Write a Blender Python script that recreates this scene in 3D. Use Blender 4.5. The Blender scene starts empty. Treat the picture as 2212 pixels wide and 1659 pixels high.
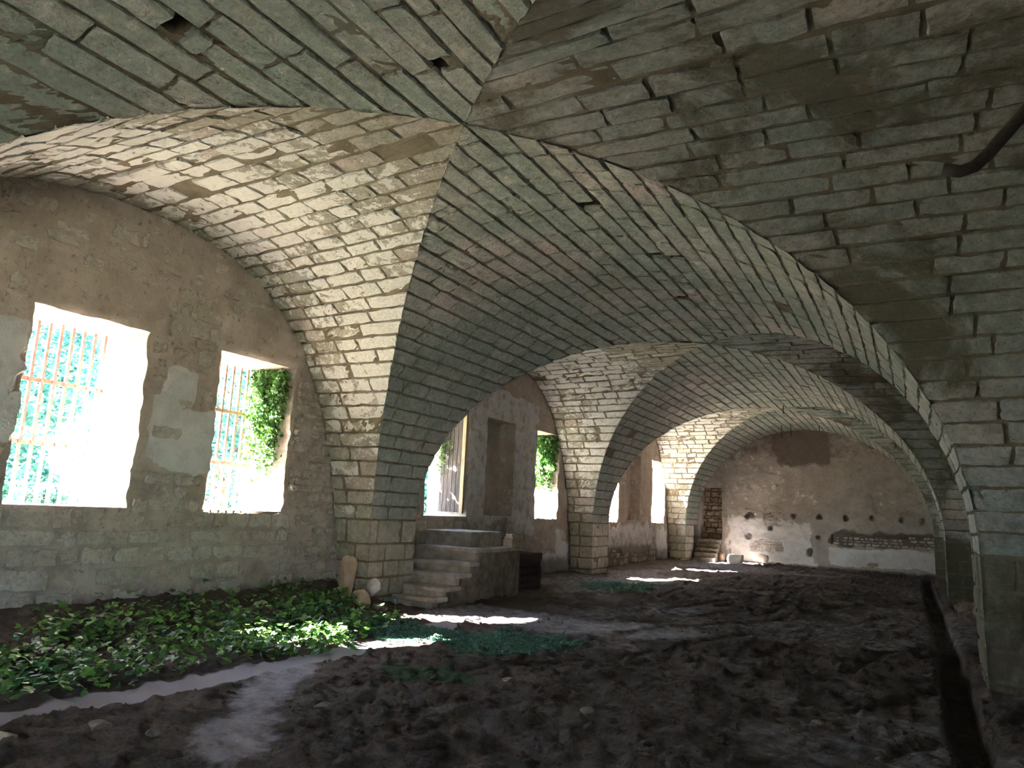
import bpy, math, random
import numpy as np
from mathutils import Vector, Matrix

S = bpy.context.scene
COL = S.collection
PI = math.pi
rng = np.random.default_rng(7)
random.seed(11)

# ------------------------------------------------------------------ camera, sky, sun, exposure
F_PX, PITCH, YAW, ROLL = 1532.46, 0.1757, 0.5145, 0.0459
EYE = (0.0, 0.0, 1.6)
cy, sy, cp, sp = math.cos(YAW), math.sin(YAW), math.cos(PITCH), math.sin(PITCH)
_F = Vector((-sy*cp, cy*cp, sp)); _R0 = Vector((cy, sy, 0)); _U0 = _R0.cross(_F)
_R = _R0*math.cos(ROLL) + _U0*math.sin(ROLL); _U = -_R0*math.sin(ROLL) + _U0*math.cos(ROLL)
cam = bpy.data.cameras.new('camera')
cam.sensor_fit = 'HORIZONTAL'; cam.sensor_width = 36.0; cam.lens = F_PX/2212*36.0
cam.clip_start = 0.05; cam.clip_end = 400
co = bpy.data.objects.new('camera', cam); COL.objects.link(co)
M = Matrix.Identity(4)
for i in range(3):
    M[i][0] = _R[i]; M[i][1] = _U[i]; M[i][2] = -_F[i]; M[i][3] = EYE[i]
co.matrix_world = M
S.camera = co

SUN_DIR = Vector((1.17, 0.86, -1.0)).normalized()      # the way the sunlight travels
w = bpy.data.worlds.new('sky'); S.world = w; w.use_nodes = True
nt = w.node_tree; nt.nodes.clear()
wo = nt.nodes.new('ShaderNodeOutputWorld'); wb = nt.nodes.new('ShaderNodeBackground')
sk = nt.nodes.new('ShaderNodeTexSky'); sk.sky_type = 'HOSEK_WILKIE'
sk.sun_direction = -SUN_DIR; sk.turbidity = 3.0; sk.ground_albedo = 0.3
nt.links.new(sk.outputs[0], wb.inputs[0]); wb.inputs[1].default_value = 2.4
nt.links.new(wb.outputs[0], wo.inputs[0])
sl = bpy.data.lights.new('sun', 'SUN'); sl.energy = 7.0; sl.angle = math.radians(0.6); sl.color = (1.0, 0.96, 0.90)
so = bpy.data.objects.new('sun', sl); COL.objects.link(so)
so.rotation_euler = SUN_DIR.to_track_quat('-Z', 'Y').to_euler(); so.location = (-30, -20, 25)

S.view_settings.view_transform = 'Standard'; S.view_settings.look = 'None'
S.view_settings.gamma = 1.0; S.view_settings.use_curve_mapping = False
S.view_settings.exposure = 6.15
S.render.engine = 'CYCLES'
cyc = S.cycles
cyc.max_bounces = 7; cyc.diffuse_bounces = 6; cyc.glossy_bounces = 1; cyc.transmission_bounces = 2
cyc.transparent_max_bounces = 4; cyc.caustics_reflective = False; cyc.caustics_refractive = False
cyc.use_denoising = True
try:
    cyc.denoiser = 'OPENIMAGEDENOISE'
except Exception:
    pass
cyc.use_adaptive_sampling = True; cyc.adaptive_threshold = 0.03
cyc.sample_clamp_indirect = 6.0
cyc.use_light_tree = False

# ------------------------------------------------------------------ hall dimensions (metres; x across, y along the hall)
UL, UR = -7.5316, 0.5924            # hall faces of the left and right piers
REC = 0.661                         # depth of the window recess beside a pier
UWL, UWR = UL-REC, UR+REC           # left (window) wall and right wall
UC = (UL+UR)/2; HA = (UR-UL)/2
L, T = 9.1107, 1.1863
HB = (L-T)/2
V1 = 9.5666
ZC, ZS = 5.0991, 1.3486
ZCW, ZS2, NW = ZC-0.043, -0.984, 2.468
VF = 28.9                           # far wall
VB = V1-2*L+0.6                     # back wall, behind the camera
def crown(k): return V1-L/2+k*L     # bay 0 is the first one in view
def pier_v(k): return V1+k*L        # pier line 0 is the nearest one in view

# ------------------------------------------------------------------ noise
_T = np.random.default_rng(3).random(65536)
def _h(ix, iy, iz):
    return _T[((ix*73856093) ^ (iy*19349663) ^ (iz*83492791)) & 65535]
def vnoise(x, y, z=0.0):
    x = np.asarray(x, float); y = np.asarray(y, float); z = np.zeros_like(x)+z
    ix = np.floor(x).astype(np.int64); iy = np.floor(y).astype(np.int64); iz = np.floor(z).astype(np.int64)
    fx, fy, fz = x-ix, y-iy, z-iz
    fx = fx*fx*(3-2*fx); fy = fy*fy*(3-2*fy); fz = fz*fz*(3-2*fz)
    r = 0
    for a in (0, 1):
        for b in (0, 1):
            for c in (0, 1):
                r = r + _h(ix+a, iy+b, iz+c)*(fx if a else 1-fx)*(fy if b else 1-fy)*(fz if c else 1-fz)
    return r
def fbm(x, y, o=4, z=0.0):
    r = 0; a = 0.5; t = 0
    for i in range(o):
        r = r + a*vnoise(x*2**i+i*17.3, y*2**i-i*9.1, z+i*3.7); t += a; a *= 0.5
    return r/t
def sstep(x, a, b):
    t = np.clip((x-a)/(b-a), 0, 1); return t*t*(3-2*t)

# ------------------------------------------------------------------ mesh helpers
def np_mesh(name, V, Q, mats, mi=None, attr=None, tris=None, smooth=True):
    me = bpy.data.meshes.new(name)
    V = np.ascontiguousarray(V, dtype=np.float32).reshape(-1, 3)
    Q = np.asarray(Q, dtype=np.int32).reshape(-1, 4)
    nt_ = 0 if tris is None else len(tris)
    me.vertices.add(len(V)); me.vertices.foreach_set('co', V.ravel())
    loops = Q.ravel() if nt_ == 0 else np.concatenate([Q.ravel(), np.asarray(tris, dtype=np.int32).ravel()])
    me.loops.add(len(loops)); me.loops.foreach_set('vertex_index', loops)
    npoly = len(Q)+nt_
    st = np.concatenate([np.arange(len(Q))*4, len(Q)*4+np.arange(nt_)*3]).astype(np.int32)
    me.polygons.add(npoly); me.polygons.foreach_set('loop_start', st)
    if mi is not None: me.polygons.foreach_set('material_index', np.asarray(mi, dtype=np.int32))
    me.polygons.foreach_set('use_smooth', np.full(npoly, smooth))
    for m in mats: me.materials.append(m)
    if attr is not None:
        a = me.attributes.new('st', 'FLOAT_COLOR', 'POINT')
        c = np.ones((len(V), 4), dtype=np.float32); c[:, :3] = attr
        a.data.foreach_set('color', c.ravel())
    me.update(calc_edges=True); me.validate()
    return me
def link(name, me, parent=None, **props):
    o = bpy.data.objects.new(name, me); COL.objects.link(o)
    if parent is not None: o.parent = parent
    for k, v in props.items(): o[k] = v
    return o
def empty(name, loc, label, cat, group=None, rz=0.0):
    o = bpy.data.objects.new(name, None); COL.objects.link(o)
    o.location = loc; o.rotation_euler = (0, 0, rz); o['label'] = label; o['category'] = cat
    if group: o['group'] = group
    o.empty_display_size = 0.1
    return o

class MB:
    """collects pieces of geometry into one mesh"""
    def __init__(s): s.V = []; s.F = []; s.n = 0; s.mi = []
    def add(s, V, F, mi=0):
        s.V += [tuple(v) for v in V]; s.F += [tuple(i+s.n for i in f) for f in F]; s.mi += [mi]*len(F); s.n += len(V); return s
    def hexa(s, P, mi=0):    # 8 points: bottom ring then top ring
        return s.add(P, [(3, 2, 1, 0), (4, 5, 6, 7), (0, 1, 5, 4), (1, 2, 6, 5), (2, 3, 7, 6), (3, 0, 4, 7)], mi)
    def box(s, x0, x1, y0, y1, z0, z1, mi=0):
        return s.hexa([(x0, y0, z0), (x1, y0, z0), (x1, y1, z0), (x0, y1, z0), (x0, y0, z1), (x1, y0, z1), (x1, y1, z1), (x0, y1, z1)], mi)
    def prism(s, poly, z0, z1, mi=0):
        n = len(poly)
        V = [(x, y, z0) for x, y in poly]+[(x, y, z1) for x, y in poly]
        return s.add(V, [tuple(range(n))[::-1], tuple(range(n, 2*n))]+[(i, (i+1) % n, n+(i+1) % n, n+i) for i in range(n)], mi)
    def tube(s, pts, r, n=8, mi=0):
        pts = [Vector(p) for p in pts]; V = []; F = []; up = Vector((0.13, 0.21, 1)).normalized()
        rr = r if isinstance(r, (list, tuple)) else [r]*len(pts)
        for i, p in enumerate(pts):
            d = (pts[min(i+1, len(pts)-1)]-pts[max(i-1, 0)]).normalized()
            a = d.cross(up)
            if a.length < 1e-3: a = d.cross(Vector((1, 0, 0)))
            a.normalize(); b = d.cross(a)
            for j in range(n):
                t = 2*PI*j/n; V.append(p+(a*math.cos(t)+b*math.sin(t))*rr[i])
        for i in range(len(pts)-1):
            for j in range(n):
                F.append((i*n+j, i*n+(j+1) % n, (i+1)*n+(j+1) % n, (i+1)*n+j))
        F.append(tuple(range(n))[::-1]); F.append(tuple(range((len(pts)-1)*n, len(pts)*n)))
        return s.add(V, F, mi)
    def build(s, name, mats, parent=None, bevel=0, smooth=False, rough=0, sub=0, **props):
        me = bpy.data.meshes.new(name); me.from_pydata([tuple(v) for v in s.V], [], s.F)
        for m in (mats if isinstance(mats, (list, tuple)) else [mats]): me.materials.append(m)
        me.polygons.foreach_set('material_index', s.mi)
        if smooth: me.polygons.foreach_set('use_smooth', [True]*len(me.polygons))
        me.update()
        o = link(name, me, parent, **props)
        if bevel:
            b = o.modifiers.new('bevel', 'BEVEL'); b.width = bevel; b.segments = 2; b.limit_method = 'ANGLE'
        if sub:
            b = o.modifiers.new('sub', 'SUBSURF'); b.subdivision_type = 'SIMPLE'; b.levels = sub; b.render_levels = sub
        if rough:
            tx = bpy.data.textures.get('rough') or bpy.data.textures.new('rough', 'CLOUDS')
            tx.noise_scale = 0.12; tx.noise_depth = 3
            d = o.modifiers.new('rough', 'DISPLACE'); d.texture = tx; d.strength = rough; d.texture_coords = 'GLOBAL'
        return o

# ------------------------------------------------------------------ materials
def nodes(name):
    m = bpy.data.materials.new(name); m.use_nodes = True
    n = m.node_tree.nodes; b = n['Principled BSDF']; b.inputs['Roughness'].default_value = 0.92
    b.inputs['Specular IOR Level'].default_value = 0.2
    return m, m.node_tree, n, m.node_tree.links, b
def nz(t, scale, detail=5, rough=0.6, vec=None, dist=0.0):
    x = t.nodes.new('ShaderNodeTexNoise'); x.inputs['Scale'].default_value = scale
    x.inputs['Detail'].default_value = detail; x.inputs['Roughness'].default_value = rough
    x.inputs['Distortion'].default_value = dist
    if vec is not None: t.links.new(vec, x.inputs['Vector'])
    return x.outputs['Fac']
def ramp(t, fac, a, b, inv=False):
    x = t.nodes.new('ShaderNodeMapRange'); x.interpolation_type = 'SMOOTHSTEP'
    x.inputs['From Min'].default_value = a; x.inputs['From Max'].default_value = b
    if inv: x.inputs['To Min'].default_value = 1; x.inputs['To Max'].default_value = 0
    t.links.new(fac, x.inputs['Value']); return x.outputs['Result']
def mixc(t, fac, a, b):
    x = t.nodes.new('ShaderNodeMix'); x.data_type = 'RGBA'
    for s, v in ((x.inputs['Factor'], fac), (x.inputs['A'], a), (x.inputs['B'], b)):
        if hasattr(v, 'is_linked') or isinstance(v, bpy.types.NodeSocket): t.links.new(v, s)
        elif isinstance(v, (int, float)): s.default_value = v
        else: s.default_value = (*v, 1) if len(v) == 3 else v
    return x.outputs['Result']
def mth(t, op, a, b=None):
    x = t.nodes.new('ShaderNodeMath'); x.operation = op
    for s, v in ((x.inputs[0], a), (x.inputs[1], b)):
        if v is None: continue
        if isinstance(v, bpy.types.NodeSocket): t.links.new(v, s)
        else: s.default_value = v
    return x.outputs[0]
def bump(t, b, hs, strength=0.6, dist=0.02):
    x = t.nodes.new('ShaderNodeBump'); x.inputs['Strength'].default_value = strength; x.inputs['Distance'].default_value = dist
    t.links.new(hs, x.inputs['Height']); t.links.new(x.outputs[0], b.inputs['Normal'])
def pos(t): return t.nodes.new('ShaderNodeNewGeometry').outputs['Position']
def stattr(t):
    a = t.nodes.new('ShaderNodeAttribute'); a.attribute_name = 'st'
    s = t.nodes.new('ShaderNodeSeparateColor'); t.links.new(a.outputs['Color'], s.inputs[0]); return s.outputs

def stone_mat(name, c1, c2, c3, green, gamt=0.5, lime=(0.68, 0.66, 0.62), limek=0.0, stain_shade=0.0):
    """dressed stone: r = random of the block, g = second random, b = amount of whitewash left on it"""
    m, t, n, l, b = nodes(name)
    p = pos(t); st = stattr(t)
    c = mixc(t, st[0], c1, c2)
    c = mixc(t, ramp(t, st[1], 0.72, 0.9), c, c3)
    gm = ramp(t, nz(t, 0.55, 5, 0.65, p), 0.5-0.2*gamt, 0.72-0.2*gamt)
    gm2 = ramp(t, mth(t, 'ADD', nz(t, 9.0, 5, 0.7, p), mth(t, 'MULTIPLY', st[1], 0.16)), 0.42, 0.62)
    g = mth(t, 'MULTIPLY', gm, mth(t, 'ADD', mth(t, 'MULTIPLY', gm2, 0.6), 0.3))
    c = mixc(t, mth(t, 'MULTIPLY', g, min(1.0, gamt*1.5)), c, green)
    mot = nz(t, 7.5, 8, 0.8, p, 0.3)
    c = mixc(t, mth(t, 'MULTIPLY', ramp(t, mot, 0.47, 0.62), 0.55), c, tuple(0.58*x for x in c1))
    c = mixc(t, mth(t, 'MULTIPLY', ramp(t, mot, 0.36, 0.46, True), 0.45), c, tuple(min(1, 1.3*x) for x in c2))
    sp_ = ramp(t, nz(t, 26, 4, 0.7, p), 0.54, 0.66)
    c = mixc(t, mth(t, 'MULTIPLY', sp_, 0.55), c, tuple(0.42*x for x in c1))
    if stain_shade:      # brown-green staining that also paints in the shade of the right side
        c = mixc(t, mth(t, 'MULTIPLY', ramp(t, nz(t, 0.8, 7, 0.7, p, 0.5), 0.5-stain_shade*0.3, 0.62-stain_shade*0.2), 0.8), c, (0.105, 0.092, 0.06))
    # leftover limewash
    ln = mth(t, 'ADD', nz(t, 7.0, 8, 0.72, p, 0.4), mth(t, 'MULTIPLY', nz(t, 0.9, 3, 0.6, p), 0.45))
    lm = ramp(t, mth(t, 'ADD', ln, mth(t, 'MULTIPLY', st[2], 0.42)), 0.89-limek, 0.93-limek)
    c = mixc(t, mth(t, 'MULTIPLY', lm, 0.9), c, lime)
    l.new(c, b.inputs['Base Color'])
    h = mth(t, 'ADD', mth(t, 'MULTIPLY', nz(t, 14, 7, 0.7, p), 1.0), mth(t, 'MULTIPLY', nz(t, 60, 3, 0.6, p), 0.3))
    h = mth(t, 'ADD', h, mth(t, 'MULTIPLY', lm, 0.12))
    bump(t, b, h, 1.0, 0.045)
    return m
VAULT = stone_mat('vault_stone', (0.40, 0.385, 0.35), (0.52, 0.50, 0.465), (0.53, 0.46, 0.43), (0.275, 0.345, 0.305), 0.75)
VAULTL = stone_mat('vault_stone_limewashed', (0.42, 0.385, 0.31), (0.54, 0.51, 0.44), (0.55, 0.48, 0.43), (0.30, 0.36, 0.29), 0.35, lime=(0.85,0.84,0.81), limek=0.09)
VAULTR = stone_mat('vault_stone_shaded_side', (0.33, 0.32, 0.305), (0.45, 0.44, 0.425), (0.48, 0.43, 0.40), (0.25, 0.30, 0.28), 0.7, lime=(0.46, 0.41, 0.35), stain_shade=0.12)  # darker copy of the vault stone, right-hand shade put into its colour
PIERR = stone_mat('pier_stone_shaded', (0.22, 0.205, 0.16), (0.31, 0.29, 0.24), (0.34, 0.29, 0.24), (0.16, 0.19, 0.13), 0.7, stain_shade=0.5)  # darker pier stone, dimness of the right side painted into the colour
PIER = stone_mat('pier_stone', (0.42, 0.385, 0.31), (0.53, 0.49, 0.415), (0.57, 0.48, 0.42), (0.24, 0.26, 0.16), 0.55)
WALLST = stone_mat('wall_stone', (0.50, 0.44, 0.38), (0.62, 0.56, 0.50), (0.52, 0.42, 0.37), (0.33, 0.35, 0.27), 0.25)

def mortar_mat(name, c1, c2, c3):
    m, t, n, l, b = nodes(name); p = pos(t)
    c = mixc(t, ramp(t, nz(t, 3.0, 6, 0.7, p), 0.35, 0.65), c1, c2)
    c = mixc(t, ramp(t, nz(t, 1.1, 5, 0.6, p), 0.5, 0.7), c, c3)
    l.new(c, b.inputs['Base Color'])
    bump(t, b, nz(t, 30, 6, 0.75, p), 0.9, 0.03); return m
MORTAR = mortar_mat('vault_mortar', (0.13, 0.11, 0.08), (0.21, 0.18, 0.135), (0.15, 0.155, 0.12))
MORTARL = mortar_mat('vault_mortar_pale', (0.17, 0.14, 0.10), (0.25, 0.215, 0.155), (0.19, 0.18, 0.12))

def wall_mat(name, earth1, earth2, plaster, low, zlow=(0.9, 1.5)):
    """r: pale plaster amount, g: dark damp amount, b: dark hole"""
    m, t, n, l, b = nodes(name); p = pos(t); st = stattr(t)
    c = mixc(t, ramp(t, nz(t, 2.2, 7, 0.7, p), 0.35, 0.65), earth1, earth2)
    c = mixc(t, ramp(t, nz(t, 11, 5, 0.75, p), 0.55, 0.7), c, tuple(0.6*x for x in earth1))
    f = mth(t, 'ADD', st[0], mth(t, 'MULTIPLY', mth(t, 'SUBTRACT', nz(t, 5, 7, 0.7, p), 0.5), 0.9))
    pc = mixc(t, ramp(t, nz(t, 4, 6, 0.7, p), 0.4, 0.7), plaster, tuple(0.78*x for x in plaster))
    c = mixc(t, ramp(t, f, 0.45, 0.55), c, pc)
    d = mth(t, 'ADD', st[1], mth(t, 'MULTIPLY', mth(t, 'SUBTRACT', nz(t, 3, 7, 0.7, p), 0.5), 1.1))
    c = mixc(t, mth(t, 'MULTIPLY', ramp(t, d, 0.35, 0.75), 0.85), c, low)
    l.new(c, b.inputs['Base Color'])
    h = mth(t, 'ADD', nz(t, 9, 8, 0.72, p), mth(t, 'MULTIPLY', nz(t, 45, 4, 0.7, p), 0.35))
    bump(t, b, h, 0.7, 0.035); return m
WALLM = wall_mat('wall_earth_plaster', (0.40, 0.325, 0.275), (0.51, 0.43, 0.375), (0.64, 0.61, 0.62), (0.19, 0.165, 0.14))
FARM = wall_mat('far_wall_plaster', (0.36, 0.32, 0.28), (0.47, 0.43, 0.385), (0.72, 0.71, 0.70), (0.13, 0.10, 0.08))

def floor_mat():
    m, t, n, l, b = nodes('earth_floor'); p = pos(t); st = stattr(t)
    c = mixc(t, ramp(t, nz(t, 1.3, 7, 0.7, p), 0.38, 0.62), (0.09, 0.068, 0.056), (0.16, 0.13, 0.115))
    c = mixc(t, ramp(t, nz(t, 22, 5, 0.75, p), 0.5, 0.72), c, (0.07, 0.052, 0.045))
    c = mixc(t, mth(t, 'MULTIPLY', ramp(t, nz(t, 38, 3, 0.7, p), 0.66, 0.74), 0.5), c, (0.26, 0.24, 0.24))
    f = mth(t, 'ADD', st[0], mth(t, 'MULTIPLY', mth(t, 'SUBTRACT', nz(t, 6, 7, 0.75, p), 0.5), 0.9))
    c = mixc(t, mth(t, 'MULTIPLY', ramp(t, f, 0.3, 0.75), 0.95), c, (0.50, 0.475, 0.53))
    g = mth(t, 'ADD', st[1], mth(t, 'MULTIPLY', mth(t, 'SUBTRACT', nz(t, 9, 6, 0.8, p), 0.5), 1.0))
    c = mixc(t, mth(t, 'MULTIPLY', ramp(t, g, 0.45, 0.7), 0.8), c, (0.05, 0.10, 0.045))
    l.new(c, b.inputs['Base Color'])
    h = mth(t, 'ADD', nz(t, 16, 8, 0.75, p), mth(t, 'MULTIPLY', nz(t, 70, 4, 0.7, p), 0.4))
    bump(t, b, h, 1.0, 0.07); return m
FLOORM = floor_mat()

def simple(name, c1, c2, scale=8, rough=0.85, bmp=0.5, metal=0.0, spec=0.3, stretch=None, dist=0.02):
    m, t, n, l, b = nodes(name)
    p = t.nodes.new('ShaderNodeTexCoord').outputs['Object']
    if stretch:
        mp = t.nodes.new('ShaderNodeMapping'); mp.inputs['Scale'].default_value = stretch
        l.new(p, mp.inputs['Vector']); p = mp.outputs[0]
    f = nz(t, scale, 6, 0.7, p)
    l.new(mixc(t, ramp(t, f, 0.35, 0.65), c1, c2), b.inputs['Base Color'])
    b.inputs['Roughness'].default_value = rough; b.inputs['Metallic'].default_value = metal
    b.inputs['Specular IOR Level'].default_value = spec
    if bmp: bump(t, b, f, bmp, dist)
    return m
RUST = simple('rusty_iron', (0.34, 0.19, 0.16), (0.46, 0.30, 0.26), 20, 0.85, 0.4, 0.2)
DARKIRON = simple('dark_iron', (0.022, 0.016, 0.014), (0.045, 0.032, 0.027), 30, 0.8, 0.4, 0.1)
WOOD = simple('weathered_wood', (0.045, 0.033, 0.032), (0.14, 0.115, 0.12), 6, 0.85, 0.6, stretch=(14, 14, 0.7))
WOODL = simple('pale_wood', (0.34, 0.25, 0.17), (0.48, 0.38, 0.28), 6, 0.85, 0.4, stretch=(12, 12, 0.7))
WOODD = simple('dark_wood', (0.035, 0.022, 0.020), (0.085, 0.05, 0.045), 7, 0.9, 0.5, stretch=(1, 10, 10))
STEP = simple('step_stone', (0.26, 0.22, 0.19), (0.42, 0.37, 0.33), 5, 0.9, 0.6)
RUBSIDE = simple('rubble_masonry', (0.13, 0.105, 0.08), (0.27, 0.225, 0.18), 4, 0.95, 1.0, dist=0.08)
ROCK = simple('buff_rock', (0.30, 0.215, 0.155), (0.42, 0.32, 0.24), 5, 0.95, 0.8, dist=0.04)
ROCKW = simple('white_rock', (0.42, 0.40, 0.37), (0.62, 0.60, 0.57), 6, 0.95, 0.7, dist=0.04)
ROCKD = simple('dark_rock', (0.10, 0.075, 0.06), (0.20, 0.155, 0.13), 6, 0.95, 0.8, dist=0.04)
BRICK = simple('pale_brick', (0.40, 0.30, 0.23), (0.52, 0.42, 0.34), 12, 0.9, 0.5)
SOIL = simple('outdoor_soil', (0.30, 0.30, 0.20), (0.42, 0.40, 0.28), 3, 0.95, 0.5)
BARK = simple('bark', (0.06, 0.045, 0.035), (0.13, 0.10, 0.08), 9, 0.95, 0.8)

def leaf_mat(name, c1, c2, trans=0.35, rough=0.5):
    m, t, n, l, b = nodes(name); st = stattr(t)
    c = mixc(t, st[0], c1, c2)
    l.new(c, b.inputs['Base Color']); b.inputs['Roughness'].default_value = rough
    b.inputs['Specular IOR Level'].default_value = 0.5
    if trans:
        tr = n.new('ShaderNodeBsdfTranslucent'); l.new(c, tr.inputs[0])
        mx = n.new('ShaderNodeMixShader'); mx.inputs[0].default_value = trans
        l.new(b.outputs[0], mx.inputs[1]); l.new(tr.outputs[0], mx.inputs[2])
        l.new(mx.outputs[0], n['Material Output'].inputs['Surface'])
    return m
IVY = leaf_mat('ivy_leaf', (0.035, 0.10, 0.03), (0.16, 0.33, 0.06), 0.3, 0.38)
MOSS = leaf_mat('moss', (0.06, 0.15, 0.105), (0.13, 0.25, 0.185), 0.2, 0.7)
TREEL = leaf_mat('tree_leaf', (0.02, 0.095, 0.085), (0.085, 0.27, 0.22), 0.25, 0.6)

# ------------------------------------------------------------------ masonry: every block its own bulging face
def surf_normal(f, A, B, toward):
    e = 1e-3
    P = f(A, B); Pa = f(A+e, B); Pb = f(A, B+e); Pa2 = f(A-e, B); Pb2 = f(A, B-e)
    N = np.cross(Pa-Pa2, Pb-Pb2); N /= (np.linalg.norm(N, axis=-1, keepdims=True)+1e-12)
    s = np.sign(((toward(P)-P)*N).sum(-1, keepdims=True)); s[s == 0] = 1
    return P, N*s
def blocks(f, toward, rows, spans, mean_len, bscale=1.0, gap=0.012, depth=0.035, dsd=0.008, rough=0.006, jit=0.006,
           lime=lambda P: 0*P[..., 0], seed=0, lo=False, missing=0.006, freeL=True, freeR=True, lenvar=0.35, edge=0.014, skip=None, holes=None):
    """returns (V, Q, attr): rows = edges in B; spans(b)-> list of (a0, a1)"""
    r = np.random.default_rng(seed)
    rec = []
    for i in range(len(rows)-1):
        b0, b1 = rows[i], rows[i+1]
        s0, s1 = spans(b0+1e-4), spans(b1-1e-4)
        if len(s0) != len(s1):
            sm = spans((b0+b1)/2); s0 = s1 = sm
        for (p0, p1), (q0, q1) in zip(s0, s1):
            ln = ((p1-p0)+(q1-q0))/2
            if ln < 0.05: continue
            lo_, hi_ = (p0+q0)/2, (p1+q1)/2
            cuts = [lo_]; x = lo_+mean_len*r.uniform(0.3, 1.0)
            while x < hi_-0.45*mean_len:
                cuts.append(x); x += mean_len*r.uniform(1-lenvar, 1+lenvar)
            cuts.append(hi_)
            if holes is not None:
                for (ha, hb) in holes:
                    if b0 <= hb < b1 and lo_+.1 < ha < hi_-.1:
                        cuts = sorted([c for c in cuts if abs(c-ha) > 0.16 or c in (lo_, hi_)]+[ha-0.075, ha+0.075])
            for j in range(len(cuts)-1):
                first, last = j == 0, j == len(cuts)-2
                sk1, sk2 = r.normal(0, 0.008, 2)
                a0l = p0 if first else cuts[j]+sk1; a0h = q0 if first else cuts[j]-sk1
                a1l = p1 if last else cuts[j+1]+sk2; a1h = q1 if last else cuts[j+1]-sk2
                # a slanted end never crosses its own block
                if a1l < a0l+0.02: a0l = min(a0l, a1l)-0.0; a1l = max(a1l, a0l+0.005)
                if a1h < a0h+0.02: a1h = max(a1h, a0h+0.005)
                rec.append((a0l, a0h, a1l, a1h, b0, b1, first, last))
    if not rec: return np.zeros((0, 3)), np.zeros((0, 4), int), np.zeros((0, 3))
    R = np.array(rec, float)
    if skip is not None:
        R = R[~skip((R[:, 0]+R[:, 2])/2, (R[:, 4]+R[:, 5])/2)]
    N = len(R)
    ln = np.maximum(((R[:, 2]-R[:, 0])+(R[:, 3]-R[:, 1]))/2, 0.03); bh = (R[:, 5]-R[:, 4])*bscale
    e1 = np.minimum(edge/ln, 0.2); e2 = np.minimum(edge/bh, 0.25)
    g1 = np.minimum(gap/ln, 0.2); g2 = np.minimum(gap/bh, 0.2)
    mid = [0.28, 0.5, 0.72] if not lo else [0.5]
    midq = [0.33, 0.67] if not lo else []
    p = np.stack([0*e1, e1]+[0*e1+x for x in mid]+[1-e1, 0*e1+1], 1)          # N,np
    q = np.stack([0*e2, e2]+[0*e2+x for x in midq]+[1-e2, 0*e2+1], 1)
    nl = np.where(R[:, 6] > .5, 0.0 if not freeL else 1.0, 1.0)[:, None]; nr = np.where(R[:, 7] > .5, 0.0 if not freeR else 1.0, 1.0)[:, None]
    pp = g1[:, None]*nl+p*(1-g1[:, None]*(nl+nr)); qq = g2[:, None]+q*(1-2*g2[:, None])
    npn, nqn = p.shape[1], q.shape[1]
    PP = np.repeat(pp[:, :, None], nqn, 2); QQ = np.repeat(qq[:, None, :], npn, 1)
    left = R[:, 0, None, None]*(1-QQ)+R[:, 1, None, None]*QQ
    right = R[:, 2, None, None]*(1-QQ)+R[:, 3, None, None]*QQ
    A = left*(1-PP)+right*PP; B = R[:, 4, None, None]*(1-QQ)+R[:, 5, None, None]*QQ
    border = np.zeros((N, npn, nqn))
    border[:, :, 0] = 1; border[:, :, -1] = 1
    bl = np.zeros_like(border); bl[:, 0, :] = 1; br = np.zeros_like(border); br[:, -1, :] = 1
    border = np.maximum(border, np.maximum(bl*nl[:, :, None], br*nr[:, :, None]))
    corner = np.zeros_like(border)
    for a in (0, -1):
        for b in (0, -1): corner[:, a, b] = 1
    for a in (1, -2):
        for b in (1, -2): corner[:, a, b] = 0.6
    # corners rounded, edges wavy
    wob = (1-bl*(1-nl[:, :, None]))*(1-br*(1-nr[:, :, None]))
    A = A+r.normal(0, jit, A.shape)*wob; B = B+r.normal(0, jit, B.shape)/bscale
    A = A+corner*(0.5-PP)*0.025*wob*np.minimum(ln, 0.4)[:, None, None]
    B = B+corner*(0.5-QQ)*0.08*(R[:, 5]-R[:, 4])[:, None, None]
    d0 = r.normal(0, dsd, N); d0 = np.where(r.random(N) < missing, -depth*0.8-0.01, d0)
    tilt = r.normal(0, dsd*0.8, (N, 2))
    D = d0[:, None, None]+tilt[:, 0, None, None]*(PP-.5)+tilt[:, 1, None, None]*(QQ-.5)+r.normal(0, rough, A.shape)
    ring = np.zeros_like(border); ring[:, 1, :] = 1; ring[:, -2, :] = 1; ring[:, :, 1] = 1; ring[:, :, -2] = 1
    D = D-0.006*ring*(1-border)
    D = np.where(border > .5, -depth-0.01, D)
    P, Nn = surf_normal(f, A, B, toward)
    V = P+Nn*D[..., None]
    at = np.zeros(V.shape); at[..., 0] = r.random(N)[:, None, None]; at[..., 1] = r.random(N)[:, None, None]
    at[..., 2] = lime(P)+r.normal(0, 0.12, N)[:, None, None]
    idx = np.arange(N*npn*nqn).reshape(N, npn, nqn)
    Q = np.stack([idx[:, :-1, :-1], idx[:, 1:, :-1], idx[:, 1:, 1:], idx[:, :-1, 1:]], -1).reshape(-1, 4)
    return V.reshape(-1, 3), Q, at.reshape(-1, 3)
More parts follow.
